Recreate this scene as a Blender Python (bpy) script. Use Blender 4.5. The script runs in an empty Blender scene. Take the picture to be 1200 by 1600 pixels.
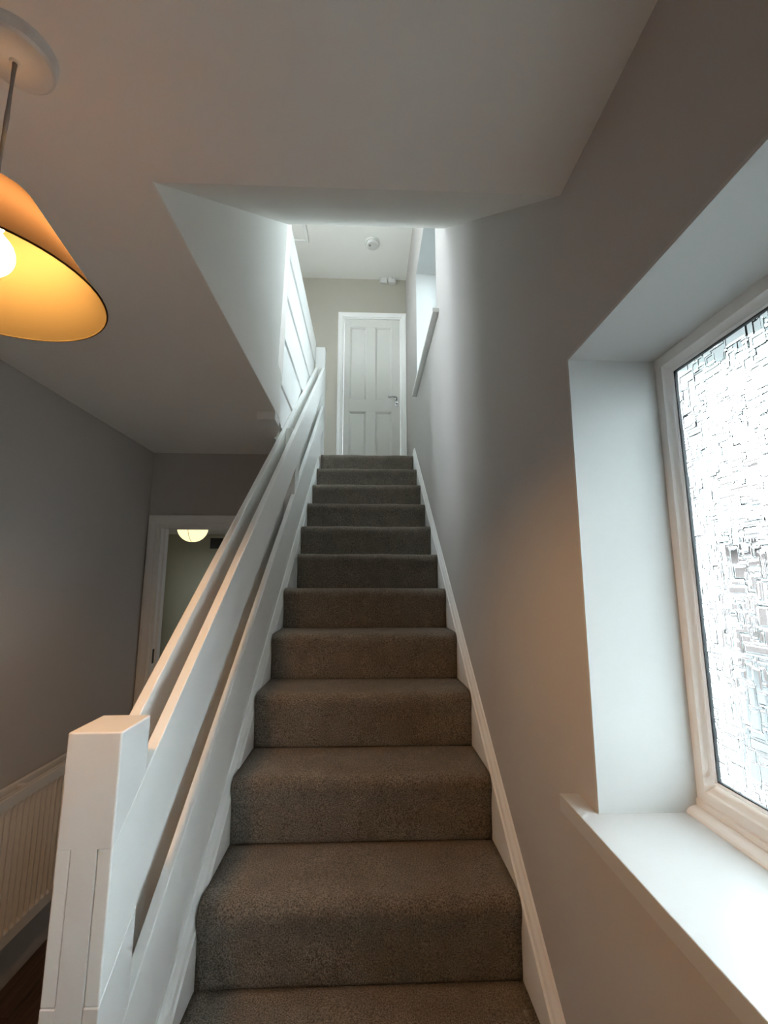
import bpy, bmesh, math, random
from mathutils import Vector, Matrix

SC = bpy.context.scene
COL = SC.collection
random.seed(7)

# ------------------------------------------------------------------ camera
W, H = 1200, 1600
F_PX, PITCH, YAW, ROLL = 695.6, 0.1568, 0.0366, 0.001
cam_d = bpy.data.cameras.new('camera')
cam = bpy.data.objects.new('camera', cam_d)
COL.objects.link(cam)
cam_d.sensor_fit = 'VERTICAL'
cam_d.sensor_height = 36.0
cam_d.lens = 36.0 * F_PX / H
cam_d.clip_start = 0.02
cam.rotation_euler = (Matrix.Rotation(-YAW, 3, 'Z') @ Matrix.Rotation(math.pi / 2 + PITCH, 3, 'X')
                      @ Matrix.Rotation(ROLL, 3, 'Z')).to_euler()
cam.location = (0, 0, 0)
SC.camera = cam

# ------------------------------------------------------------------ world: overcast sky (standard overcast gradient)
SKY = 12.0
wd = bpy.data.worlds.new('overcast_sky')
SC.world = wd
wd.use_nodes = True
nt = wd.node_tree
nt.nodes.clear()
out = nt.nodes.new('ShaderNodeOutputWorld')
bg = nt.nodes.new('ShaderNodeBackground')
tc = nt.nodes.new('ShaderNodeTexCoord')
sep = nt.nodes.new('ShaderNodeSeparateXYZ')
mr = nt.nodes.new('ShaderNodeMapRange')
mr.inputs['From Min'].default_value = 0.0
mr.inputs['From Max'].default_value = 1.0
mr.inputs['To Min'].default_value = SKY * 0.85
mr.inputs['To Max'].default_value = SKY
nt.links.new(tc.outputs['Generated'], sep.inputs[0])
nt.links.new(sep.outputs['Z'], mr.inputs['Value'])
nt.links.new(mr.outputs[0], bg.inputs['Strength'])
bg.inputs['Color'].default_value = (0.84, 0.94, 1.0, 1)
nt.links.new(bg.outputs[0], out.inputs[0])

# daylight portals: only guide sampling of the sky through the two added windows
def portal(loc, sy, sz, d=1):
    l = bpy.data.lights.new('sky_portal', 'AREA')
    l.shape = 'RECTANGLE'
    l.size, l.size_y = sz, sy
    l.cycles.is_portal = True
    o = bpy.data.objects.new('sky_portal', l)
    o.location = loc
    o.rotation_euler = (0, d * math.pi / 2, 0)      # the portal looks into the house
    COL.objects.link(o)
portal((-1.60, 2.80, 2.68), 0.8, 1.45, -1)
portal((-4.32, 5.65, 0.1), 1.3, 0.8, -1)

SC.view_settings.view_transform = 'Standard'
SC.view_settings.look = 'None'
SC.view_settings.gamma = 1.0
SC.view_settings.use_curve_mapping = False
SC.view_settings.exposure = 1.33
SC.cycles.use_denoising = True
SC.cycles.max_bounces = 16
SC.cycles.diffuse_bounces = 10
SC.cycles.transmission_bounces = 8
SC.cycles.sample_clamp_indirect = 0.0
BULB = 195.0
LANTERN = 0.62

# ------------------------------------------------------------------ materials
def srgb(r, g, b):
    f = lambda c: (c / 255 / 12.92) if c <= 10 else (((c / 255) + 0.055) / 1.055) ** 2.4
    return (f(r), f(g), f(b), 1)

def mat(name, col, rough=0.5, bump=0.0, scale=60.0, var=0.0, vscale=6.0, spec=0.5, metal=0.0):
    m = bpy.data.materials.new(name)
    m.use_nodes = True
    n = m.node_tree
    p = n.nodes['Principled BSDF']
    p.inputs['Base Color'].default_value = col
    p.inputs['Roughness'].default_value = rough
    p.inputs['Specular IOR Level'].default_value = spec
    p.inputs['Metallic'].default_value = metal
    tco = n.nodes.new('ShaderNodeTexCoord')
    if bump:
        nz = n.nodes.new('ShaderNodeTexNoise')
        nz.inputs['Scale'].default_value = scale
        nz.inputs['Detail'].default_value = 4
        b = n.nodes.new('ShaderNodeBump')
        b.inputs['Strength'].default_value = bump
        b.inputs['Distance'].default_value = 0.002
        n.links.new(tco.outputs['Object'], nz.inputs['Vector'])
        n.links.new(nz.outputs['Fac'], b.inputs['Height'])
        n.links.new(b.outputs[0], p.inputs['Normal'])
    if var:
        nz = n.nodes.new('ShaderNodeTexNoise')
        nz.inputs['Scale'].default_value = vscale
        nz.inputs['Detail'].default_value = 3
        mx = n.nodes.new('ShaderNodeMix')
        mx.data_type = 'RGBA'
        mx.inputs['A'].default_value = tuple(c * (1 - var) for c in col[:3]) + (1,)
        mx.inputs['B'].default_value = tuple(min(1, c * (1 + var)) for c in col[:3]) + (1,)
        n.links.new(tco.outputs['Object'], nz.inputs['Vector'])
        n.links.new(nz.outputs['Fac'], mx.inputs['Factor'])
        n.links.new(mx.outputs['Result'], p.inputs['Base Color'])
    return m

M = {}
M['wall'] = mat('greige wall paint', (0.48, 0.458, 0.438, 1), 0.7, 0.10, 90, 0.02, 3, 0.25)
M['ceiling'] = mat('white ceiling paint', (0.88, 0.87, 0.83, 1), 0.8, 0.08, 60, 0.015, 3, 0.2)
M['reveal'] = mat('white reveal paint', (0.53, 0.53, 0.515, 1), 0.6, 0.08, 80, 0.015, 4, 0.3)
M['wood'] = mat('white satin wood paint', (0.84, 0.84, 0.82, 1), 0.38, 0.16, 45, 0.02, 9, 0.45)
M['brushed'] = mat('thick brushed white wood paint', (0.79, 0.78, 0.765, 1), 0.36, 0.35, 30, 0.03, 12, 0.5)
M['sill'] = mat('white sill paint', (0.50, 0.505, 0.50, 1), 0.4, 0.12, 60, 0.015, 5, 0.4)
M['door_paint'] = mat('off white door paint', (0.66, 0.655, 0.62, 1), 0.45, 0.12, 40, 0.02, 8, 0.4)
M['upvc'] = mat('white plastic window frame', (0.80, 0.80, 0.79, 1), 0.3, 0.0, spec=0.5)
M['plastic'] = mat('white plastic', (0.66, 0.655, 0.63, 1), 0.4)
M['gasket'] = mat('black rubber gasket', (0.012, 0.014, 0.015, 1), 0.6)
M['radiator'] = mat('white radiator enamel', (0.72, 0.71, 0.68, 1), 0.35)
M['chrome'] = mat('brushed chrome', (0.55, 0.55, 0.56, 1), 0.22, metal=1.0)
M['dark_metal'] = mat('dark bronze metal', (0.05, 0.045, 0.04, 1), 0.4, metal=0.8)
M['black'] = mat('black print', (0.01, 0.01, 0.01, 1), 0.5)
M['cord'] = mat('grey braided cord', (0.30, 0.28, 0.25, 1), 0.8)
M['landing_wall'] = mat('beige landing wall paint', (0.42, 0.40, 0.34, 1), 0.7, 0.10, 90, 0.02, 3, 0.25)
M['far_wall'] = mat('olive grey wall paint', (0.52, 0.49, 0.36, 1), 0.8, 0.05, 80)
M['brick'] = mat('weathered brick', (0.052, 0.038, 0.035, 1), 0.9, 0.2, 20, 0.25, 8)
M['tile'] = mat('grey roof tile', (0.035, 0.034, 0.036, 1), 0.8, 0.1, 20, 0.2, 6)
M['paving'] = mat('grey paving', (0.018, 0.018, 0.018, 1), 0.9, 0.2, 10, 0.2, 3)
M['pane_dark'] = mat('dark window pane', (0.05, 0.06, 0.07, 1), 0.1)

def carpet_mat():
    m = mat('taupe cut pile carpet', (0.2, 0.18, 0.16, 1), 0.95, spec=0.05)
    n = m.node_tree
    p = n.nodes['Principled BSDF']
    p.inputs['Sheen Weight'].default_value = 0.25
    p.inputs['Sheen Roughness'].default_value = 0.6
    p.inputs['Sheen Tint'].default_value = (0.8, 0.75, 0.68, 1)
    tco = n.nodes.new('ShaderNodeTexCoord')
    fine = n.nodes.new('ShaderNodeTexNoise')
    fine.inputs['Scale'].default_value = 260
    fine.inputs['Detail'].default_value = 2
    big = n.nodes.new('ShaderNodeTexNoise')
    big.inputs['Scale'].default_value = 14
    big.inputs['Detail'].default_value = 4
    vor = n.nodes.new('ShaderNodeTexVoronoi')
    vor.inputs['Scale'].default_value = 330
    for t in (fine, big, vor):
        n.links.new(tco.outputs['Object'], t.inputs['Vector'])
    r1 = n.nodes.new('ShaderNodeValToRGB')
    r1.color_ramp.elements[0].position = 0.33
    r1.color_ramp.elements[0].color = (0.072, 0.062, 0.049, 1)
    r1.color_ramp.elements[1].position = 0.68
    r1.color_ramp.elements[1].color = (0.32, 0.28, 0.228, 1)
    n.links.new(fine.outputs['Fac'], r1.inputs['Fac'])
    r2 = n.nodes.new('ShaderNodeValToRGB')
    r2.color_ramp.elements[0].position = 0.3
    r2.color_ramp.elements[0].color = (0.84, 0.84, 0.84, 1)
    r2.color_ramp.elements[1].position = 0.7
    r2.color_ramp.elements[1].color = (1.1, 1.1, 1.1, 1)
    n.links.new(big.outputs['Fac'], r2.inputs['Fac'])
    mul = n.nodes.new('ShaderNodeMix')
    mul.data_type = 'RGBA'
    mul.blend_type = 'MULTIPLY'
    mul.inputs['Factor'].default_value = 1
    n.links.new(r1.outputs[0], mul.inputs['A'])
    n.links.new(r2.outputs[0], mul.inputs['B'])
    n.links.new(mul.outputs['Result'], p.inputs['Base Color'])
    add = n.nodes.new('ShaderNodeMath')
    add.operation = 'ADD'
    n.links.new(fine.outputs['Fac'], add.inputs[0])
    n.links.new(vor.outputs['Distance'], add.inputs[1])
    b = n.nodes.new('ShaderNodeBump')
    b.inputs['Strength'].default_value = 0.9
    b.inputs['Distance'].default_value = 0.004
    n.links.new(add.outputs[0], b.inputs['Height'])
    n.links.new(b.outputs[0], p.inputs['Normal'])
    return m
M['carpet'] = carpet_mat()

def plank_mat():
    m = mat('dark walnut floorboard', (0.08, 0.045, 0.028, 1), 0.45)
    n = m.node_tree
    p = n.nodes['Principled BSDF']
    tco = n.nodes.new('ShaderNodeTexCoord')
    mp = n.nodes.new('ShaderNodeMapping')
    mp.inputs['Scale'].default_value = (30, 2, 2)
    nz = n.nodes.new('ShaderNodeTexNoise')
    nz.inputs['Scale'].default_value = 2.5
    nz.inputs['Detail'].default_value = 6
    oi = n.nodes.new('ShaderNodeObjectInfo')
    r = n.nodes.new('ShaderNodeValToRGB')
    r.color_ramp.elements[0].position = 0.3
    r.color_ramp.elements[0].color = (0.045, 0.024, 0.015, 1)
    r.color_ramp.elements[1].position = 0.75
    r.color_ramp.elements[1].color = (0.14, 0.08, 0.05, 1)
    n.links.new(tco.outputs['Object'], mp.inputs[0])
    n.links.new(mp.outputs[0], nz.inputs['Vector'])
    n.links.new(nz.outputs['Fac'], r.inputs[0])
    n.links.new(r.outputs[0], p.inputs['Base Color'])
    return m
M['plank'] = plank_mat()

def glass_mat(name, tint):
    m = bpy.data.materials.new(name)
    m.use_nodes = True
    n = m.node_tree
    n.nodes.clear()
    o = n.nodes.new('ShaderNodeOutputMaterial')
    g = n.nodes.new('ShaderNodeBsdfGlass')
    g.inputs['Color'].default_value = tint
    g.inputs['Roughness'].default_value = 0.0
    g.inputs['IOR'].default_value = 1.5
    n.links.new(g.outputs[0], o.inputs[0])
    return m
M['glass'] = glass_mat('obscured relief glass', (0.95, 0.985, 0.985, 1))
M['dimming_glass'] = glass_mat('relief glass with dimming tint', (0.74, 0.775, 0.78, 1))  # tint added to cut the daylight coming through the upper window

def clear_glass():
    m = bpy.data.materials.new('clear glass')
    m.use_nodes = True
    n = m.node_tree
    n.nodes.clear()
    o = n.nodes.new('ShaderNodeOutputMaterial')
    tr = n.nodes.new('ShaderNodeBsdfTransparent')
    gl = n.nodes.new('ShaderNodeBsdfGlossy')
    gl.inputs['Roughness'].default_value = 0.01
    fr = n.nodes.new('ShaderNodeFresnel')
    mx = n.nodes.new('ShaderNodeMixShader')
    n.links.new(fr.outputs[0], mx.inputs[0])
    n.links.new(tr.outputs[0], mx.inputs[1])
    n.links.new(gl.outputs[0], mx.inputs[2])
    n.links.new(mx.outputs[0], o.inputs[0])
    return m
M['clear_glass'] = clear_glass()

def shade_mat(name, col, tr, w):
    m = bpy.data.materials.new(name)
    m.use_nodes = True
    n = m.node_tree
    n.nodes.clear()
    o = n.nodes.new('ShaderNodeOutputMaterial')
    d = n.nodes.new('ShaderNodeBsdfDiffuse')
    d.inputs[0].default_value = col
    t = n.nodes.new('ShaderNodeBsdfTranslucent')
    t.inputs[0].default_value = tr
    mx = n.nodes.new('ShaderNodeMixShader')
    mx.inputs[0].default_value = w
    n.links.new(d.outputs[0], mx.inputs[1])
    n.links.new(t.outputs[0], mx.inputs[2])
    n.links.new(mx.outputs[0], o.inputs[0])
    return m
M['shade'] = shade_mat('cream fabric lamp shade', (0.068, 0.054, 0.026, 1), (0.037, 0.024, 0.0135, 1), 0.5)

def emit(name, col, s):
    m = bpy.data.materials.new(name)
    m.use_nodes = True
    n = m.node_tree
    n.nodes.clear()
    o = n.nodes.new('ShaderNodeOutputMaterial')
    e = n.nodes.new('ShaderNodeEmission')
    e.inputs[0].default_value = col
    e.inputs[1].default_value = s
    n.links.new(e.outputs[0], o.inputs[0])
    return m
M['bulb'] = emit('lit warm bulb', (1.0, 0.54, 0.225, 1), BULB)
M['lantern'] = emit('lit paper lantern', (1.0, 0.83, 0.42, 1), LANTERN)
M['lantern_wire'] = mat('lantern wire', (0.5, 0.45, 0.3, 1), 0.6)

# ------------------------------------------------------------------ geometry helpers
def link(name, verts, faces, m, parent=None, bevel=0.0, smooth=False, segs=1, recalc=True):
    me = bpy.data.meshes.new(name)
    me.from_pydata(verts, [], faces)
    if recalc or bevel:
        bm = bmesh.new()
        bm.from_mesh(me)
        if recalc:
            bmesh.ops.recalc_face_normals(bm, faces=bm.faces)
        if bevel:
            es = [e for e in bm.edges if len(e.link_faces) == 2 and e.calc_face_angle(0) > 0.35]
            bmesh.ops.bevel(bm, geom=es, offset=bevel, segments=segs, affect='EDGES', profile=0.5, clamp_overlap=True)
        bm.to_mesh(me)
        bm.free()
    if smooth:
        for p in me.polygons:
            p.use_smooth = True
    me.materials.append(m)
    o = bpy.data.objects.new(name, me)
    COL.objects.link(o)
    if parent:
        o.parent = parent
    return o

class MB:
    def __init__(s):
        s.v, s.f = [], []
    def add(s, v, f):
        k = len(s.v)
        s.v += [tuple(p) for p in v]
        s.f += [[i + k for i in q] for q in f]
        return s
    def box(s, x0, x1, y0, y1, z0, z1):
        v = [(x, y, z) for x in (x0, x1) for y in (y0, y1) for z in (z0, z1)]
        return s.add(v, [[0, 1, 3, 2], [4, 6, 7, 5], [0, 4, 5, 1], [2, 3, 7, 6], [0, 2, 6, 4], [1, 5, 7, 3]])
    def prism(s, ax, poly, a, b):
        n = len(poly)
        def P(u, w, c):
            return {'X': (c, u, w), 'Y': (u, c, w), 'Z': (u, w, c)}[ax]
        v = [P(u, w, a) for u, w in poly] + [P(u, w, b) for u, w in poly]
        f = [list(range(n)), list(range(2 * n - 1, n - 1, -1))]
        f += [[i, (i + 1) % n, (i + 1) % n + n, i + n] for i in range(n)]
        return s.add(v, f)
    def lathe(s, prof, c=(0, 0, 0), n=40, closed=False):
        v, f = [], []
        m = len(prof)
        for i in range(n):
            a = 2 * math.pi * i / n
            for r, z in prof:
                v.append((c[0] + r * math.cos(a), c[1] + r * math.sin(a), c[2] + z))
        for i in range(n):
            j = (i + 1) % n
            for k in range(m - 1 + (1 if closed else 0)):
                k2 = (k + 1) % m
                f.append([i * m + k, j * m + k, j * m + k2, i * m + k2])
        return s.add(v, f)
    def tube(s, pts, r, n=8):
        v, f = [], []
        P = [Vector(p) for p in pts]
        for i, p in enumerate(P):
            d = (P[min(i + 1, len(P) - 1)] - P[max(i - 1, 0)]).normalized()
            a = d.cross(Vector((0, 0, 1)))
            if a.length < 1e-3:
                a = d.cross(Vector((0, 1, 0)))
            a.normalize()
            b = d.cross(a)
            for k in range(n):
                t = 2 * math.pi * k / n
                v.append(p + a * (r * math.cos(t)) + b * (r * math.sin(t)))
        for i in range(len(P) - 1):
            for k in range(n):
                k2 = (k + 1) % n
                f.append([i * n + k, i * n + k2, (i + 1) * n + k2, (i + 1) * n + k])
        f.append(list(range(n)))
        f.append(list(range((len(P) - 1) * n, len(P) * n))[::-1])
        return s.add(v, f)
    def build(s, name, m, parent=None, **k):
        return link(name, s.v, s.f, m, parent, **k)

def slab(ax, c0, c1, us, vs, hole):
    """solid slab between c0 and c1 with the grid cells where hole(u, v) left open"""
    mb = MB()
    def P(u, w, c):
        return {'X': (c, u, w), 'Y': (u, c, w), 'Z': (u, w, c)}[ax]
    nu, nv = len(us) - 1, len(vs) - 1
    full = lambda i, j: 0 <= i < nu and 0 <= j < nv and not hole((us[i] + us[i + 1]) / 2, (vs[j] + vs[j + 1]) / 2)
    idx, V, Fc = {}, [], []
    def vid(i, j, k):
        if (i, j, k) not in idx:
            idx[(i, j, k)] = len(V)
            V.append(P(us[i], vs[j], (c0, c1)[k]))
        return idx[(i, j, k)]
    for i in range(nu):
        for j in range(nv):
            if not full(i, j):
                continue
            Fc.append([vid(i, j, 0), vid(i, j + 1, 0), vid(i + 1, j + 1, 0), vid(i + 1, j, 0)])
            Fc.append([vid(i, j, 1), vid(i + 1, j, 1), vid(i + 1, j + 1, 1), vid(i, j + 1, 1)])
            for (di, dj, a, b) in ((-1, 0, (i, j), (i, j + 1)), (1, 0, (i + 1, j + 1), (i + 1, j)),
                                   (0, -1, (i + 1, j), (i, j)), (0, 1, (i, j + 1), (i + 1, j + 1))):
                if not full(i + di, j + dj):
                    Fc.append([vid(*a, 0), vid(*a, 1), vid(*b, 1), vid(*b, 0)])
    return mb.add(V, Fc)

def thing(name, loc, label, cat, group=None):
    o = bpy.data.objects.new(name, None)
    o.empty_display_size = 0.1
    COL.objects.link(o)
    o.location = loc
    bpy.context.view_layer.update()
    o['label'] = label
    o['category'] = cat
    if group:
        o['group'] = group
    return o

def keep(root):
    """children were modelled in world space: shift their meshes so the empty sits at the thing's base"""
    inv = Matrix.Translation(-root.location)
    for c in root.children:
        c.data.transform(inv)
        for g in c.children:
            g.data.transform(inv)

def struct(o):
    o['kind'] = 'structure'
    return o

# ------------------------------------------------------------------ key dimensions (metres, camera at the origin)
XR = 0.44            # right wall
XL = -0.487          # left side of the stairwell opening
XH = -1.48           # hall left wall
ZF = -1.635          # hall floor
ZC = 0.8835          # hall ceiling
YO = 0.886           # front edge of the stairwell opening
YB = 3.039           # hall back wall
Y0, Z0, G, R = 1.334, -1.0349, 0.266, 0.2002
ZL = Z0 + 11 * R     # landing floor
YL = Y0 + 10 * G     # last riser
YD = 4.857           # landing end wall
ZU = 3.6             # landing ceiling
SL = R / G
def zc(y):           # line through the inner corners of the steps
    return Z0 + SL * (y - Y0)
SR = 0.777
def zt(y):           # top edge of the stair rails
    return -0.48 + SR * (y - 0.912)

# lower window / upper window openings: y0 y1 z0 z1
W1 = (-0.20, 0.909, -0.4325, 0.489)
W2 = (2.65, 3.80, 1.72, 2.885)
W3 = (2.40, 3.20, 1.95, 3.40)       # unseen window added on the left to brighten the landing
W4 = (5.0, 6.3, -0.3, 0.5)        # unseen window added to brighten the room beyond the hall

# ------------------------------------------------------------------ structure
ys = [-1.3, W1[0], W1[1], W2[0], W2[1], 8.6]
zs = [ZF - 0.1, W1[2], W1[3], W2[2], W2[3], 3.8]
wall_r = struct(slab('X', XR, XR + 0.30, ys, zs,
                     lambda y, z: (W1[0] < y < W1[1] and W1[2] < z < W1[3]) or (W2[0] < y < W2[1] and W2[2] < z < W2[3])
                     ).build('wall_right', M['wall']))
struct(MB().box(XH - 0.1, XH, -1.3, YB + 0.1, ZF - 0.1, ZC + 0.02).build('wall_left', M['wall']))
struct(MB().box(XH - 0.1, XR + 0.3, -1.4, -1.3, ZF - 0.1, ZC + 0.02).build('wall_front', M['wall']))

# hall ceiling and landing floor in one slab with the stairwell left open
def well(x, y):
    return (XL < x < XR and YO < y < YL) or (-0.58 < x < XR and 2.35 < y < YL)
struct(slab('Z', ZC, ZL - 0.015, [-4.2, -0.58, XL, XR], [-1.3, YO, 2.35, YL + 0.02, 8.6],
            lambda x, y: (XL < x and YO < y < YL + 0.02) or (-0.58 < x and 2.35 < y < YL + 0.02)).build('ceiling', M['ceiling']))
ft = struct(slab('Z', ZL - 0.015, ZL, [XH, -0.58, XR], [2.36, YL + 0.1, YD],
                 lambda x, y: x > -0.58 and y < YL + 0.1).build('floor_landing', M['carpet']))
# sloping bulkhead over the stairs
Y2, Z2 = 2.3117, 2.0558
struct(MB().prism('X', [(YO, ZC), (Y2, Z2), (Y2, ZU), (Y2 - 0.1, ZU), (Y2 - 0.1, Z2 + 0.1), (YO - 0.02, ZC + 0.14)], XL - 0.02, XR
                  ).build('ceiling_slope', M['ceiling']))
# left side of the stairwell
struct(MB().prism('X', [(YO, ZC + 0.002), (2.22, ZC + 0.002), (2.36, 2.1158), (2.36, ZU), (YO, ZU)], XL - 0.085, XL + 0.0015).build('wall_stairwell', M['ceiling']))
struct(MB().box(XH, XL - 0.085, 2.21, 2.31, ZL, ZU).build('wall_bedroom', M['wall']))
struct(slab('X', XH - 0.1, XH, [2.21, W3[0], W3[1], YD + 0.1], [ZL, W3[2], W3[3], 3.8],
            lambda y, z: W3[0] < y < W3[1] and W3[2] < z < W3[3]).build('wall_landing_left', M['wall']))
DX = (-0.312, 0.386, 3.105)     # landing door opening x0 x1 top
struct(slab('Y', YD, YD + 0.10, [XH, DX[0], DX[1], XR], [ZL - 0.02, DX[2], 3.8],
            lambda x, z: DX[0] < x < DX[1] and z < DX[2]).build('wall_landing_end', M['landing_wall']))
struct(MB().box(XH, XR, 2.2, YD, ZU, ZU + 0.1).build('ceiling_landing', M['ceiling']))

# hall back wall with doorway and the room beyond
HD = (-1.412, -0.66, 0.385)
struct(slab('Y', YB, YB + 0.10, [XH, HD[0], HD[1], -0.516], [ZF - 0.05, HD[2], ZC + 0.02],
            lambda x, z: HD[0] < x < HD[1] and z < HD[2]).build('wall_back', M['wall']))
struct(MB().box(-4.2, XR, 8.47, 8.6, ZF, ZC + 0.02).build('wall_kitchen_end', M['far_wall']))
struct(slab('X', -4.3, -4.2, [YB, W4[0], W4[1], 8.6], [ZF, W4[2], W4[3], ZC + 0.02],
            lambda y, z: W4[0] < y < W4[1] and W4[2] < z < W4[3]).build('wall_kitchen_left', M['far_wall']))
struct(MB().box(-4.2, XH - 0.1, YB, YB + 0.1, ZF, ZC + 0.02).build('wall_kitchen_near', M['far_wall']))
# panelling under the stairs
struct(MB().prism('X', [(1.03, ZF), (YB, ZF), (YB, zc(YB) - 0.1), (1.03, zc(1.03) - 0.1)], -0.515, -0.495).build('wall_stair', M['wood']))

# floor with boards
flo = struct(MB().box(-4.2, XR, -1.3, 8.6, ZF - 0.1, ZF - 0.012).build('floor', M['plank']))
bw = 0.125
me_cache = {}
x = XH + 0.003
while x < -0.55:
    y = -1.29 - random.random() * 0.9
    while y < YB - 0.01:
        a, b = max(y, -1.295), min(y + 1.2, YB)
        if b - a > 0.05:
            MB().box(x + 0.0012, x + bw - 0.0012, a + 0.001, b - 0.001, ZF - 0.012, ZF).build('floorboard', M['plank'], flo, bevel=0.0015)
        y += 1.2
    x += bw

# unseen board added outside, shading the lower window's sill from the high sky
struct(MB().box(XR + 0.3, 1.45, -1.5, 1.6, 0.80, 0.86).build('added_sill_shade', M['wood']))

# ------------------------------------------------------------------ windows
def rect_loops(loops):
    """loops: list of (x, y0, y1, z0, z1); joins them into a mitred frame"""
    mb = MB()
    v = []
    for x, a, b, c, d in loops:
        v += [(x, a, c), (x, b, c), (x, b, d), (x, a, d)]
    f = []
    for i in range(len(loops) - 1):
        for k in range(4):
            k2 = (k + 1) % 4
            f.append([i * 4 + k, i * 4 + k2, (i + 1) * 4 + k2, (i + 1) * 4 + k])
    return mb.add(v, f)

def relief(y0, y1, z0, z1, x, step, seed):
    """rolled obscured glass: overlapping raised rectangles with rounded rims, as real relief"""
    rnd = random.Random(seed)
    ny, nz = int((y1 - y0) / step) + 1, int((z1 - z0) / step) + 1
    h = [[0.0] * ny for _ in range(nz)]
    n = int((y1 - y0) * (z1 - z0) / (0.0145 * 0.0145))
    sm = lambda t: t * t * (3 - 2 * t)
    for _ in range(n):
        w, hh = rnd.uniform(0.012, 0.046), rnd.uniform(0.012, 0.042)
        if rnd.random() < 0.35:
            (w, hh) = (w * 1.5, hh * 0.5) if rnd.random() < 0.5 else (w * 0.5, hh * 1.5)
        cy, cz = rnd.uniform(y0, y1), rnd.uniform(z0, z1)
        lvl = rnd.uniform(0.0, 0.0026)
        gx, gy, ph = rnd.uniform(-1, 1), rnd.uniform(-1, 1), rnd.uniform(0, 6)
        i0, i1 = max(0, int((cy - w / 2 - y0) / step)), min(ny - 1, int((cy + w / 2 - y0) / step))
        j0, j1 = max(0, int((cz - hh / 2 - z0) / step)), min(nz - 1, int((cz + hh / 2 - z0) / step))
        grain = rnd.random() < 0.5
        for j in range(j0, j1 + 1):
            zz = z0 + j * step
            for i in range(i0, i1 + 1):
                yy = y0 + i * step
                d = min(yy - (cy - w / 2), cy + w / 2 - yy, zz - (cz - hh / 2), cz + hh / 2 - zz)
                if d < -step:
                    continue
                rim = 0.0018 * math.exp(-((d - 0.0016) / 0.0013) ** 2)
                g = 0.00007 * math.sin(((zz if grain else yy) * 2400) + ph + 2 * math.sin((yy if grain else zz) * 500))
                h[j][i] = lvl + rim + g + 0.03 * (gx * (yy - cy) + gy * (zz - cz))
    v = [(x + h[j][i], y0 + (y1 - y0) * i / (ny - 1), z0 + (z1 - z0) * j / (nz - 1)) for j in range(nz) for i in range(ny)]
    f = [[j * ny + i, j * ny + i + 1, (j + 1) * ny + i + 1, (j + 1) * ny + i] for j in range(nz - 1) for i in range(ny - 1)]
    xb = x - 0.004
    def ring(loop):                                  # edge of the sheet: rim vertices plus a straight inner edge
        k = len(v)
        pts = [v[q] for q in loop]
        v.extend(pts + [(xb, pts[-1][1], pts[-1][2]), (xb, pts[0][1], pts[0][2])])
        f.append(list(range(k, k + len(pts) + 2)))
    ring([i for i in range(ny)][::-1])
    ring([(nz - 1) * ny + i for i in range(ny)])
    ring([j * ny for j in range(nz)])
    ring([j * ny + ny - 1 for j in range(nz)][::-1])
    k = len(v)
    v += [(xb, y0, z0), (xb, y0, z1), (xb, y1, z1), (xb, y1, z0)]
    f.append([k, k + 1, k + 2, k + 3])
    return v, f

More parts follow.
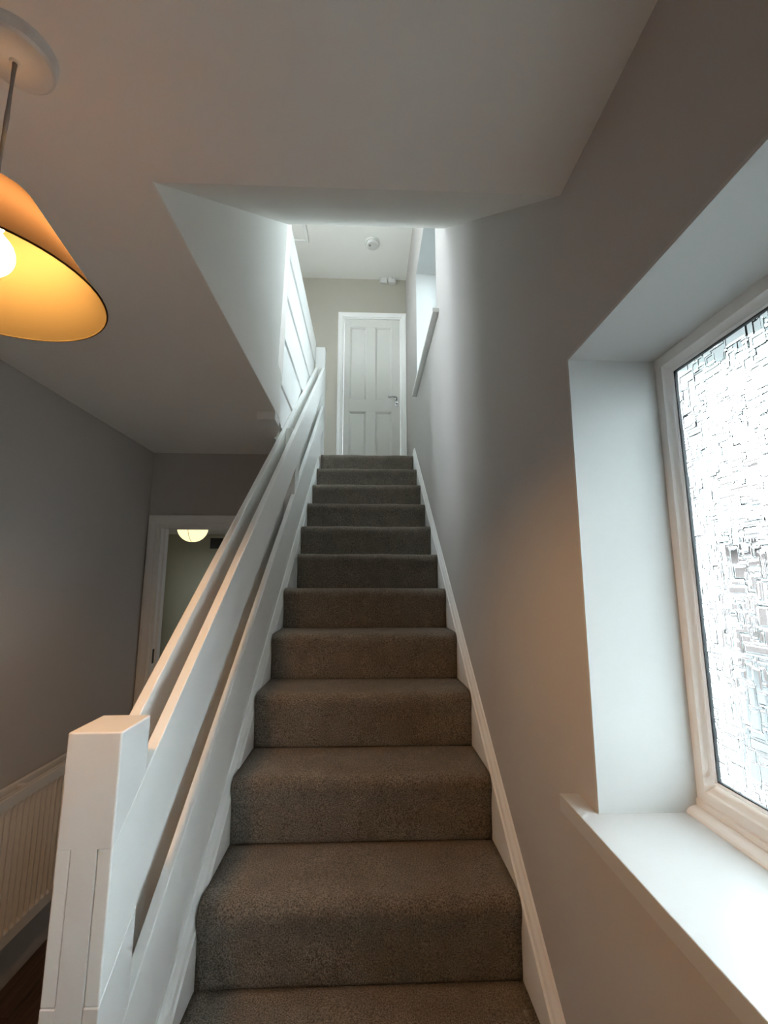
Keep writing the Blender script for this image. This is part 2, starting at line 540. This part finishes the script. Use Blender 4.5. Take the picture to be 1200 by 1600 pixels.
def window(name, wn, panes, steps, seed, glass='glass', sill='sill'):
    y0, y1, z0, z1 = wn
    zb = z0 + 0.028
    xf = 0.633
    # outer frame + one sash profile per light
    root = None
    for k, (a, b) in enumerate(panes):
        top = z1
        loops = [(0.72, a, b, zb, top), (xf, a, b, zb, top),
                 (xf, a + 0.027, b - 0.027, zb + 0.018, top - 0.027),
                 (xf + 0.004, a + 0.030, b - 0.030, zb + 0.021, top - 0.030),
                 (xf + 0.017, a + 0.041, b - 0.041, zb + 0.036, top - 0.041),
                 (xf + 0.017, a + 0.0415, b - 0.0415, zb + 0.0365, top - 0.0415),
                 (0.72, a + 0.0415, b - 0.0415, zb + 0.0365, top - 0.0415)]
        fr = rect_loops(loops)
        if root is None:
            blk = MB()
            root = struct(fr.build(name, M['upvc']))
        else:
            fr.build('window_frame', M['upvc'], root)
        bead = rect_loops([(xf + 0.010, a + 0.0412, b - 0.0412, zb + 0.0362, top - 0.0412),
                           (xf + 0.0085, a + 0.043, b - 0.043, zb + 0.038, top - 0.043),
                           (xf + 0.0115, a + 0.0465, b - 0.0465, zb + 0.0415, top - 0.0465),
                           (xf + 0.022, a + 0.0465, b - 0.0465, zb + 0.0415, top - 0.0465)])
        bead.build('glazing_bead', M['upvc'], root)
        gs = rect_loops([(xf + 0.0125, a + 0.0464, b - 0.0464, zb + 0.0414, top - 0.0464),
                         (xf + 0.0125, a + 0.0485, b - 0.0485, zb + 0.0435, top - 0.0485),
                         (xf + 0.022, a + 0.0485, b - 0.0485, zb + 0.0435, top - 0.0485)])
        gs.build('gasket', M['gasket'], root)
        v, f = relief(a + 0.045, b - 0.045, zb + 0.040, top - 0.045, xf + 0.0195, steps[k], seed + k)
        link('pane', v, f, M[glass], root, smooth=True, recalc=False)
    # lower frame member with grooves, and the quadrant trim on the sill
    prof = [(0.72, z0), (0.630, z0), (0.630, z0 + 0.012), (0.634, z0 + 0.0132), (0.630, z0 + 0.0145), (0.630, zb - 0.002), (0.634, zb), (0.72, zb)]
    MB().prism('Y', prof, y0, y1).build('frame_cill', M['upvc'], root)
    q = [(0.632, z0)] + [(0.632 - 0.024 * math.sin(t * math.pi / 12), z0 + 0.015 * math.cos(t * math.pi / 12)) for t in range(6, -1, -1)]
    MB().prism('Y', q, y0, y1 - 0.002).build('quadrant_trim', M['upvc'], root, smooth=False)
    # painted plaster lining of the reveal
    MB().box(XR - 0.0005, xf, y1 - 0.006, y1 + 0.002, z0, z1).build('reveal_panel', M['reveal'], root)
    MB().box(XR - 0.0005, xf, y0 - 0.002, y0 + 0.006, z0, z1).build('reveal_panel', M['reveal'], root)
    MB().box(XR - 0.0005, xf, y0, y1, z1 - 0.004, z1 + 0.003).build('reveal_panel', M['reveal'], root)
    # sill board with horns
    th = 0.030
    hn = 0.079
    poly = [(0.400, y0 - hn), (0.400, y1 + hn), (XR, y1 + hn), (XR, y1 - 0.006), (xf, y1 - 0.006), (xf, y0 + 0.006), (XR, y0 + 0.006), (XR, y0 - hn)]
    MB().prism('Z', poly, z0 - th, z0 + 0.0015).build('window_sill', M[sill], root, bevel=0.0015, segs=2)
    return root

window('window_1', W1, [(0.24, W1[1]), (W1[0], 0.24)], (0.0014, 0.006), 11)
window('window_2', W2, [(W2[0], W2[1])], (0.006,), 23, 'dimming_glass', 'wood')

def added_window(name, wn, x0, x1):  # unseen windows, added to let more daylight in
    y0, y1, z0, z1 = wn
    w = 0.05
    ym = (y0 + y1) / 2
    r = struct(MB().box(x0, x1, y0, y0 + w, z0, z1).build(name, M['upvc']))
    for a, b, c, d in ((y1 - w, y1, z0, z1), (y0 + w, y1 - w, z0, z0 + w), (y0 + w, y1 - w, z1 - w, z1), (ym - w / 2, ym + w / 2, z0 + w, z1 - w)):
        MB().box(x0, x1, a, b, c, d).build('window_frame', M['upvc'], r)
    xm = (x0 + x1) / 2
    for a, b in ((y0 + w, ym - w / 2), (ym + w / 2, y1 - w)):
        link('pane', [(xm, a, z0 + w), (xm, b, z0 + w), (xm, b, z1 - w), (xm, a, z1 - w)], [[0, 1, 2, 3]], M['clear_glass'], r)
added_window('added_window_3', W3, XH - 0.09, XH - 0.04)
added_window('added_window_4', W4, -4.28, -4.23)

# ------------------------------------------------------------------ staircase
st = thing('staircase', (0, 0.536, ZF), 'straight flight of white trimmed stairs covered in taupe carpet', 'staircase')
XS = (-0.4375, 0.4165)
def step(k):
    y = Y0 + (k - 4) * G
    z = ZF + R * k
    if k == 14:
        z = ZL
    zp = z - R
    left = {7 + 2: -0.414}.get(k, XS[0])
    r = 0.034
    ov = 0.0125
    prof = [(y + 0.004, zp - 0.004), (y + 0.001, zp + 0.006), (y, zp + 0.02), (y, z - 0.105), (y - 0.0015, z - 0.085),
            (y - 0.006, z - 0.066), (y - 0.0105, z - 0.050)]
    cy, cz = y - ov + r, z - r
    for t in range(0, 9):
        a = math.pi + 0.15 - (math.pi / 2 + 0.15) * t / 8
        prof.append((cy + r * math.cos(a), cz + r * math.sin(a)))
    ye = y + G if k < 14 else y + 0.12
    prof += [(y + 0.05, z + 0.0008), (y + 0.12, z + 0.0005), (ye - 0.02, z), (ye + 0.002, z - 0.001), (ye + 0.002, z - 0.03), (y + 0.03, z - 0.03), (y + 0.03, zp - 0.004)]
    n = 28
    rnd = random.Random(k)
    v = []
    m = len(prof)
    ph = [rnd.uniform(0, 6) for _ in range(4)]
    for i in range(n + 1):
        x = left + (XS[1] - left) * i / n
        w = 0.0016 * math.sin(x * 17 + ph[0]) + 0.0012 * math.sin(x * 41 + ph[1])
        w2 = 0.0015 * math.sin(x * 13 + ph[2]) + 0.001 * math.sin(x * 33 + ph[3])
        for j, (a, b) in enumerate(prof):
            e = 1.0 if 2 <= j <= 17 else 0.0
            v.append((x, a + w * e, b + w2 * e))
    f = []
    for i in range(n):
        for j in range(m):
            j2 = (j + 1) % m
            f.append([i * m + j, (i + 1) * m + j, (i + 1) * m + j2, i * m + j2])
    f.append(list(range(m)))
    f.append(list(range(n * m, (n + 1) * m))[::-1])
    return link('carpeted_step', v, f, M['carpet'], st, smooth=True)
for k in range(1, 15):
    step(k)

def skirt(name, wallx, face, y0, y1, h, parent, flip=1):
    w = abs(wallx - face)
    s = 1 if face > wallx else -1
    prof = [(wallx, -0.34), (face, -0.34), (face, h - 0.052), (face - s * 0.005, h - 0.046), (face - s * 0.003, h - 0.036),
            (face - s * 0.006, h - 0.022), (face - s * 0.013, h - 0.010), (face - s * 0.016, h - 0.001), (wallx, h)]
    v = []
    for yy in (y0, y1):
        v += [(px, yy, zc(yy) + dz) for px, dz in prof]
    n = len(prof)
    f = [list(range(n)), list(range(2 * n - 1, n - 1, -1))] + [[i, (i + 1) % n, (i + 1) % n + n, i + n] for i in range(n)]
    return link(name, v, f, M['wood'], parent)
skirt('stair_skirting', XR - 0.001, 0.4175, 0.60, 4.05, 0.248, st)
skirt('stair_skirting', -0.4605, -0.4385, 1.028, 3.93, 0.19, st)
keep(st)

# ------------------------------------------------------------------ stair balustrade
ba = thing('stair_balustrade', (-0.51, 0.97, ZF), 'white painted board stair balustrade with square newel posts', 'balustrade')
NX0, NX1, NY0, NY1, NT = -0.560, -0.460, 0.912, 1.025, -0.2795
TB = 0.026      # board thickness

def band(y0, y1, a, b):
    return [(y0, zt(y0) - a), (y1, zt(y1) - a), (y1, zt(y1) - b), (y0, zt(y0) - b)]

# bottom newel: core with cheeks left out where the rails are let in
core = (NX0 + TB + 0.0012, NX1 - TB - 0.0014)
np_ = MB().prism('X', [(NY0, ZF), (NY1, ZF), (NY1, zt(NY1) + 0.0008), (NY0, zt(NY0) + 0.0008)], *core)
np_.prism('X', [(NY0, zt(NY0) + 0.0008), (NY1, zt(NY1) + 0.0008), (NY1, NT), (NY0, NT)], NX0, NX1)
nw = np_.build('newel_post', M['brushed'], ba)
bm = bmesh.new()
bm.from_mesh(nw.data)
es = [e for e in bm.edges if max(v.co.z for v in e.verts) > NT - 0.001]
bmesh.ops.bevel(bm, geom=es, offset=0.003, segments=2, affect='EDGES', profile=0.5)
bm.to_mesh(nw.data)
bm.free()
for xa, xb in ((NX0, NX0 + TB + 0.0005), (NX1 - TB - 0.0005, NX1)):
    MB().prism('X', [(NY0, zt(NY0) - 0.2488), (NY1, zt(NY1) - 0.2488), (NY1, zt(NY1) - 0.421), (NY0, zt(NY0) - 0.421)], xa, xb).build('newel_cheek', M['brushed'], nw, bevel=0.0012)
    MB().prism('X', [(NY0, zt(NY0) - 0.671), (NY1, zt(NY1) - 0.671), (NY1, ZF), (NY0, ZF)], xa, xb).build('newel_cheek', M['brushed'], nw, bevel=0.0012)
YN = 4.385
for xa, xb in ((NX0, NX0 + TB), (NX1 - TB, NX1)):
    MB().prism('X', band(NY0 + 0.0005, YN, 0, 0.248), xa, xb).build('rail_board', M['wood'], ba, bevel=0.0025, segs=2)
    MB().prism('X', band(NY0 + 0.0005, YN, 0.422, 0.670), xa, xb).build('rail_board', M['wood'], ba, bevel=0.0025, segs=2)
# string behind the skirting
MB().prism('X', [(1.026, zt(1.026) - 0.674), (YN - 0.2, zt(YN - 0.2) - 0.674), (YN - 0.2, zc(YN - 0.2) - 0.28), (1.026, zc(1.026) - 0.28)], -0.552, -0.4615).build('string_board', M['wood'], ba)
# middle post between the paired boards and top newel
MB().prism('X', [(2.78, zc(2.78) - 0.2), (2.92, zc(2.92) - 0.2), (2.92, 0.985), (2.78, 0.985)], NX0 + TB + 0.0005, NX1 - TB - 0.0005).build('middle_post', M['wood'], ba, bevel=0.002)
MB().prism('X', [(2.78, zt(2.78) - 0.2485), (2.92, zt(2.92) - 0.2485), (2.92, zt(2.92) - 0.4215), (2.78, zt(2.78) - 0.4215)], NX1 - TB - 0.0005, NX1 - 0.003).build('post_cheek', M['wood'], ba, bevel=0.001)
MB().box(NX0, NX1, YN, YN + 0.1, ZL + 0.001, 2.45).build('top_newel_post', M['wood'], ba, bevel=0.003, segs=2)
keep(ba)

# ------------------------------------------------------------------ landing balustrade
lb = thing('landing_balustrade', (-0.61, 2.8, ZL), 'white boarded balustrade along the upper landing edge', 'balustrade')
LX = -0.562
for a, b in ((2.285, 2.52), (1.95, 2.12), (1.615, 1.80), (1.262, 1.46)):
    lean = lambda z: 2.79 + 0.09 * (z - 1.8)
    MB().prism('X', [(lean(a), a), (YN + 0.05, a), (YN + 0.05, b), (lean(b), b)], LX - TB, LX).build('balustrade_board', M['wood'], lb, bevel=0.002)
MB().prism('X', [(lean(1.25), 1.25), (YN + 0.05, 1.25), (YN + 0.05, 2.50), (lean(2.50), 2.50)], LX - TB - 0.014, LX - TB + 0.012).build('back_panel', M['wood'], lb)
MB().prism('X', [(lean(ZL), ZL + 0.001), (lean(ZL) + 0.1, ZL + 0.001), (lean(2.55) + 0.1, 2.55), (lean(2.55), 2.55)], LX - 0.1, LX - TB - 0.0145).build('end_post', M['wood'], lb, bevel=0.002)
MB().prism('X', [(lean(1.27) - 0.004, 1.27), (lean(1.27), 1.27), (lean(2.53), 2.53), (lean(2.53) - 0.004, 2.53)], LX - 0.08, LX).build('end_cover', M['wood'], lb)
MB().box(LX - 0.017, LX - 0.003, 2.37, YN - 0.45, 0.99, 1.235).build('fascia_board', M['wood'], lb, bevel=0.001)
keep(lb)
struct(MB().prism('Z', [(-0.58, 2.35), (-0.4985, 2.35), (-0.4985, 2.452), (-0.567, 2.662), (-0.58, 2.662)], ZC, ZC + 0.02).build('trim_3', M['ceiling']))
tr = struct(MB().box(-0.585, XL - 0.001, 2.245, 2.349, ZC - 0.042, ZC + 0.1).build('trim_1', M['wood'], bevel=0.003))

# ------------------------------------------------------------------ landing door (door_2) and hall doorway (door_1)
def arch(root, x0, x1, top, zb, y, w, t, sgn=-1):
    """mitred architrave on the wall face y around an opening; stepped profile"""
    prof = [(0, 0), (0, t * 0.55), (w * 0.18, t * 0.7), (w * 0.24, t * 0.62), (w * 0.7, t), (w * 0.92, t), (w, t * 0.75), (w, 0)]
    n = len(prof)
    def ring(pts):
        v = []
        for fx, fz in pts:
            v += [(fx(d), y + sgn * h, fz(d)) for d, h in prof]
        f = [[i, (i + 1) % n, (i + 1) % n + n, i + n] for i in range(n)] + [list(range(n)), list(range(2 * n - 1, n - 1, -1))]
        return v, f
    L = ring([(lambda d: x0 - d, lambda d: zb), (lambda d: x0 - d, lambda d: top + d)])
    T = ring([(lambda d: x0 - d, lambda d: top + d), (lambda d: x1 + d, lambda d: top + d)])
    Rr = ring([(lambda d: x1 + d, lambda d: top + d), (lambda d: x1 + d, lambda d: zb)])
    for v, f in (L, T, Rr):
        link('architrave', v, f, M['wood'], root)

d2 = struct(MB().box(DX[0], DX[0] + 0.02, YD + 0.002, YD + 0.1, ZL, DX[2]).build('door_2', M['wood']))
MB().box(DX[1] - 0.02, DX[1], YD + 0.002, YD + 0.1, ZL, DX[2]).build('door_lining', M['wood'], d2)
MB().box(DX[0] + 0.02, DX[1] - 0.02, YD + 0.002, YD + 0.1, DX[2] - 0.02, DX[2]).build('door_lining', M['wood'], d2)
arch(d2, DX[0] + 0.004, DX[1] - 0.004, DX[2] - 0.004, ZL, YD + 0.001, 0.056, 0.018)
lx0, lx1, lz0, lz1 = DX[0] + 0.022, DX[1] - 0.022, ZL + 0.006, DX[2] - 0.022
yl = YD + 0.012
mull = (-0.0316, 0.0734)
p1, p2 = (-0.2239, mull[0]), (mull[1], 0.2666)
rows = ((ZL + 0.22, 1.9334), (2.0812, 2.983))
def dbox(n, a, b, c, d, y0=yl, y1=yl + 0.035):
    return MB().box(a, b, y0, y1, c, d).build(n, M['door_paint'], d2, bevel=0.0012)
dbox('door_stile', lx0, p1[0], lz0, lz1)
dbox('door_stile', p2[1], lx1, lz0, lz1)
dbox('door_rail', p1[0], p2[1], rows[1][1], lz1)
dbox('door_rail', p1[0], p2[1], rows[0][1], rows[1][0])
dbox('door_rail', p1[0], p2[1], lz0, rows[0][0])
for za, zb in rows:
    dbox('door_stile', mull[0], mull[1], za, zb)
    for a, b in (p1, p2):
        MB().box(a, b, yl + 0.016, yl + 0.028, za, zb).build('door_panel', M['door_paint'], d2)
        mb = MB()
        lo = [(yl, 0.0), (yl + 0.004, 0.006), (yl + 0.006, 0.012), (yl + 0.013, 0.017), (yl + 0.0155, 0.022)]
        v, f = [], []
        for (yy, ins) in lo:
            v += [(a + ins, yy, za + ins), (b - ins, yy, za + ins), (b - ins, yy, zb - ins), (a + ins, yy, zb - ins)]
        for i in range(len(lo) - 1):
            for k in range(4):
                f.append([i * 4 + k, i * 4 + (k + 1) % 4, (i + 1) * 4 + (k + 1) % 4, (i + 1) * 4 + k])
        mb.add(v, f).build('panel_moulding', M['door_paint'], d2)
hp = MB().box(0.302, 0.346, yl - 0.007, yl, 2.005, 2.118).build('handle_plate', M['chrome'], d2, bevel=0.002)
MB().tube([(0.324, yl - 0.004, 2.09), (0.324, yl - 0.045, 2.09), (0.310, yl - 0.052, 2.092), (0.27, yl - 0.052, 2.100), (0.235, yl - 0.05, 2.094), (0.222, yl - 0.048, 2.100)], 0.0085, 10
          ).build('lever_handle', M['chrome'], d2, smooth=True)
MB().lathe([(0, -0.003), (0.008, -0.003), (0.008, 0.0), (0, 0.0)], (0, 0, 0), 12).build('keyhole', M['black'], d2).matrix_world = Matrix.Translation((0.324, yl - 0.0075, 2.035)) @ Matrix.Rotation(math.pi / 2, 4, 'X')

d1 = struct(MB().box(HD[0], HD[0] + 0.022, YB - 0.002, YB + 0.105, ZF, HD[2]).build('door_1', M['wood']))
MB().box(HD[1] - 0.022, HD[1], YB - 0.002, YB + 0.105, ZF, HD[2]).build('door_lining', M['wood'], d1)
MB().box(HD[0] + 0.022, HD[1] - 0.022, YB - 0.002, YB + 0.105, HD[2] - 0.022, HD[2]).build('door_lining', M['wood'], d1)
arch(d1, HD[0] + 0.006, HD[1] - 0.006, HD[2] - 0.006, ZF, YB - 0.001, 0.068, 0.018)
MB().box(HD[0] + 0.022, HD[0] + 0.034, YB + 0.04, YB + 0.085, ZF, HD[2] - 0.022).build('door_stop', M['wood'], d1)
MB().box(HD[0] + 0.0215, HD[0] + 0.0235, YB + 0.006, YB + 0.03, -0.52, -0.43).build('strike_plate', M['dark_metal'], d1)

# ------------------------------------------------------------------ radiator
ra = thing('radiator', (-1.44, 1.7, ZF), 'white double panel radiator with vertical ribs on left wall', 'radiator')
RY0, RY1, RZ0, RZ1 = 1.05, 2.42, -1.40, -0.835
XF = -1.40
pitch = 0.0333
n = int((RY1 - RY0 - 0.05) / pitch)
prof = [(RY0, 0.006)]
y = RY0 + 0.025
for i in range(n):
    for t, hgt in ((0.0, 0.0), (0.06, -0.001), (0.34, -0.013), (0.74, -0.014), (0.84, -0.001), (0.92, 0.001)):
        prof.append((y + (i + t) * pitch, hgt))
prof.append((RY1, 0.0))
v, f = [], []
zl = [(RZ0, 0.0, 0), (RZ0 + 0.045, 0.0, 0), (RZ0 + 0.056, 0.0, 1), (RZ1 - 0.056, 0.0, 1), (RZ1 - 0.045, 0.0, 0), (RZ1 - 0.004, 0.0, 0), (RZ1, -0.006, 0)]
for (z, off, k) in zl:
    v += [(XF + (hh if k else 0.0) + off, yy, z) for yy, hh in prof]
m = len(prof)
for j in range(len(zl) - 1):
    for i in range(m - 1):
        f.append([j * m + i, j * m + i + 1, (j + 1) * m + i + 1, (j + 1) * m + i])
fp = link('front_panel', v, f, M['radiator'], ra, recalc=False)
MB().box(XF - 0.026, XF - 0.0175, RY0, RY1, RZ0, RZ1).build('panel_back', M['radiator'], ra, bevel=0.002)
MB().box(XF - 0.076, XF - 0.060, RY0, RY1, RZ0, RZ1 + 0.008).build('rear_panel', M['radiator'], ra, bevel=0.006, segs=3)
for yy in (1.25, 2.07):
    MB().box(XF - 0.079, XF - 0.012, yy, yy + 0.025, RZ1 - 0.02, RZ1 - 0.004).build('bracket', M['radiator'], ra, bevel=0.003)
MB().tube([(XF - 0.03, RY0 - 0.05, ZF + 0.001), (XF - 0.03, RY0 - 0.05, RZ0 + 0.03), (XF - 0.03, RY0 + 0.01, RZ0 + 0.03)], 0.008, 10).build('valve_pipe', M['chrome'], ra, smooth=True)
keep(ra)

# ------------------------------------------------------------------ pendant lamp
CX, CY = -0.5935, 0.6391
lp = thing('pendant_lamp', (CX, CY, ZC), 'pendant lamp with cream cone shade hanging from white ceiling rose', 'lamp')
MB().lathe([(0, 0), (0.058, 0), (0.058, -0.006), (0.0555, -0.021), (0.051, -0.025), (0.008, -0.027), (0.0065, -0.03), (0, -0.03)], (CX, CY, ZC), 48).build('ceiling_rose', M['plastic'], lp, smooth=False, bevel=0.0)
MB().tube([(CX, CY, ZC - 0.028), (CX + 0.0005, CY, 0.75), (CX, CY, 0.60)], 0.0036, 10).build('cord', M['cord'], lp, smooth=True)
zr, Rr_ = 0.45, 0.165
sp = [(0.0185, 0.613), (0.046, 0.612), (0.052, 0.608), (0.062, 0.594), (0.10, 0.540), (0.14, 0.484), (Rr_, zr)]
inner = [(r - 0.0018, z - 0.0008) for r, z in reversed(sp)]
MB().lathe(sp, (CX, CY, 0), 64).build('lamp_shade', M['shade'], lp, smooth=True)
rim = [(Rr_ + 0.0016 * math.cos(t * math.pi / 4), zr + 0.0016 * math.sin(t * math.pi / 4)) for t in range(8)]
MB().lathe(rim, (CX, CY, 0), 64, closed=True).build('shade_rim', M['shade'], lp, smooth=True)
MB().lathe([(0.0, 0.612), (0.016, 0.612), (0.018, 0.605), (0.018, 0.552), (0.0, 0.552)], (CX, CY, 0), 24).build('lamp_holder', M['plastic'], lp, smooth=False)
sring = MB().lathe([(0.044 + 0.0015 * math.cos(t * math.pi / 3), 0.607 + 0.0015 * math.sin(t * math.pi / 3)) for t in range(6)], (CX, CY, 0), 32, closed=True)
for a in (0, 2.094, 4.189):
    sring.tube([(CX + 0.017 * math.cos(a), CY + 0.017 * math.sin(a), 0.607), (CX + 0.045 * math.cos(a), CY + 0.045 * math.sin(a), 0.607)], 0.0013, 6)
sring.build('shade_ring', M['chrome'], lp, smooth=True)
bp = [(0, -0.036)] + [(0.036 * math.sin(t * math.pi / 14), -0.036 * math.cos(t * math.pi / 14)) for t in range(1, 12)] + [(0.014, 0.04), (0.013, 0.05), (0, 0.05)]
MB().lathe(bp, (CX, CY, 0.505), 32).build('bulb', M['bulb'], lp, smooth=True)
keep(lp)

# ------------------------------------------------------------------ paper lantern in the room beyond
LC = (-1.946, 5.0, 0.60)
la = thing('paper_lantern', (LC[0], LC[1], ZC), 'round cream paper lantern glowing beyond the hall doorway', 'lantern')
prof = []
nr = 26
for i in range(nr * 2 + 1):
    a = 0.22 + (math.pi - 0.44) * i / (nr * 2)
    r = 0.160 + (0.0015 if i % 2 else 0.0)
    prof.append((r * math.sin(a), -r * math.cos(a)))
MB().lathe(prof, LC, 48).build('paper_globe', M['lantern'], la, smooth=True)
MB().tube([(LC[0], LC[1], ZC), (LC[0], LC[1], LC[2] + 0.14)], 0.004, 8).build('cord', M['cord'], la)
arcp = []
for i in range(21):
    a = 0.22 + (math.pi - 0.44) * i / 20
    arcp.append((LC[0] + 0.01, LC[1] - 0.1622 * math.sin(a), LC[2] - 0.1622 * math.cos(a)))
MB().tube(arcp, 0.0028, 6).build('seam_wire', M['lantern_wire'], la)
keep(la)
# small dark ventilation grille on the far kitchen wall
vg = thing('wall_vent', (-2.83, 8.47, 0.71), 'small dark square vent on the wall of the room beyond the doorway', 'vent')
vf = MB()
vf.box(-2.99, -2.95, 8.44, 8.47, 0.58, 0.86).box(-2.71, -2.67, 8.44, 8.47, 0.58, 0.86).box(-2.95, -2.71, 8.44, 8.47, 0.82, 0.86).box(-2.95, -2.71, 8.44, 8.47, 0.58, 0.62)
vf.build('vent_frame', M['far_wall'], vg)
MB().box(-2.95, -2.71, 8.455, 8.469, 0.62, 0.82).build('vent_grille', M['dark_metal'], vg)
keep(vg)

# ------------------------------------------------------------------ landing details
sm = thing('smoke_alarm', (0.029, 4.267, ZU), 'round white smoke alarm on the landing ceiling', 'alarm')
c = (0.029, 4.267, ZU)
MB().lathe([(0, 0), (0.082, 0), (0.082, -0.010), (0.078, -0.014), (0, -0.014)], c, 40).build('alarm_base', M['plastic'], sm)
MB().lathe([(0.0, -0.014), (0.066, -0.014), (0.066, -0.020), (0.068, -0.021), (0.068, -0.034), (0.060, -0.044), (0.02, -0.048), (0, -0.048)], c, 40).build('alarm_cover', M['plastic'], sm)
MB().lathe([(0, -0.047), (0.013, -0.047), (0.012, -0.051), (0, -0.051)], (c[0] - 0.028, c[1] - 0.015, c[2]), 20).build('test_button', M['cord'], sm)
keep(sm)

cb = thing('chime_box', (0.265, YD, 3.59), 'square white box with small black mark high on landing wall', 'box')
MB().box(0.223, 0.312, YD - 0.045, YD, 3.538, 3.642).build('box_body', M['plastic'], cb, bevel=0.006, segs=3)
mk = MB()
mk.prism('Y', [(0.258, 3.615), (0.285, 3.622), (0.287, 3.612), (0.272, 3.606)], YD - 0.0462, YD - 0.0448)
mk.prism('Y', [(0.268, 3.606), (0.277, 3.609), (0.273, 3.585), (0.266, 3.588)], YD - 0.0462, YD - 0.0448)
mk.build('printed_mark', M['black'], cb)
keep(cb)
pb = thing('sensor_box', (0.170, YD, 3.59), 'rounded plain white box left of the marked box', 'box')
MB().box(0.125, 0.216, YD - 0.038, YD, 3.540, 3.640).build('box_body', M['plastic'], pb, bevel=0.016, segs=4)
MB().box(0.150, 0.192, YD - 0.041, YD - 0.037, 3.560, 3.610).build('cover_panel', M['plastic'], pb, bevel=0.0015)
keep(pb)

# loft hatch
lh = thing('loft_hatch', (-0.93, 4.0, ZU), 'white loft hatch in the landing ceiling with timber trim', 'hatch')
hx0, hx1, hy0, hy1 = -1.28, -0.649, 3.66, 4.282
fw = 0.036
fm = MB()
for a, b, c_, d in ((hx0, hx0 + fw, hy0, hy1), (hx1 - fw, hx1, hy0, hy1), (hx0 + fw, hx1 - fw, hy0, hy0 + fw), (hx0 + fw, hx1 - fw, hy1 - fw, hy1)):
    MB().box(a, b, c_, d, ZU - 0.016, ZU).build('hatch_trim', M['wood'], lh, bevel=0.004)
MB().box(hx0 + fw + 0.004, hx1 - fw - 0.004, hy0 + fw + 0.004, hy1 - fw - 0.004, ZU - 0.006, ZU).build('hatch_panel', M['ceiling'], lh)
keep(lh)

# ------------------------------------------------------------------ outside, seen blurred through the obscured glass
ZG = -1.85
struct(MB().box(-30, 30, -20, 25, ZG - 0.1, ZG).build('ground', M['paving']))
nh = thing('neighbouring_house', (12, 2, ZG), 'brown brick house blurred behind the patterned window glass', 'house')
MB().box(8.5, 15, -6, 12, ZG, 0.75).build('house_wall', M['brick'], nh)
MB().prism('Y', [(8.2, 0.72), (11.75, 2.0), (15.3, 0.72)], -6.2, 12.2).build('roof', M['tile'], nh)
for yy in (-3.5, 1.5, 6.5):
    wf = MB().box(8.46, 8.5, yy, yy + 1.5, -0.9, 0.3).build('house_window', M['upvc'], nh)
    MB().box(8.45, 8.46, yy + 0.07, yy + 0.72, -0.83, 0.23).build('house_pane', M['pane_dark'], wf)
    MB().box(8.45, 8.46, yy + 0.78, yy + 1.43, -0.83, 0.23).build('house_pane', M['pane_dark'], wf)
keep(nh)
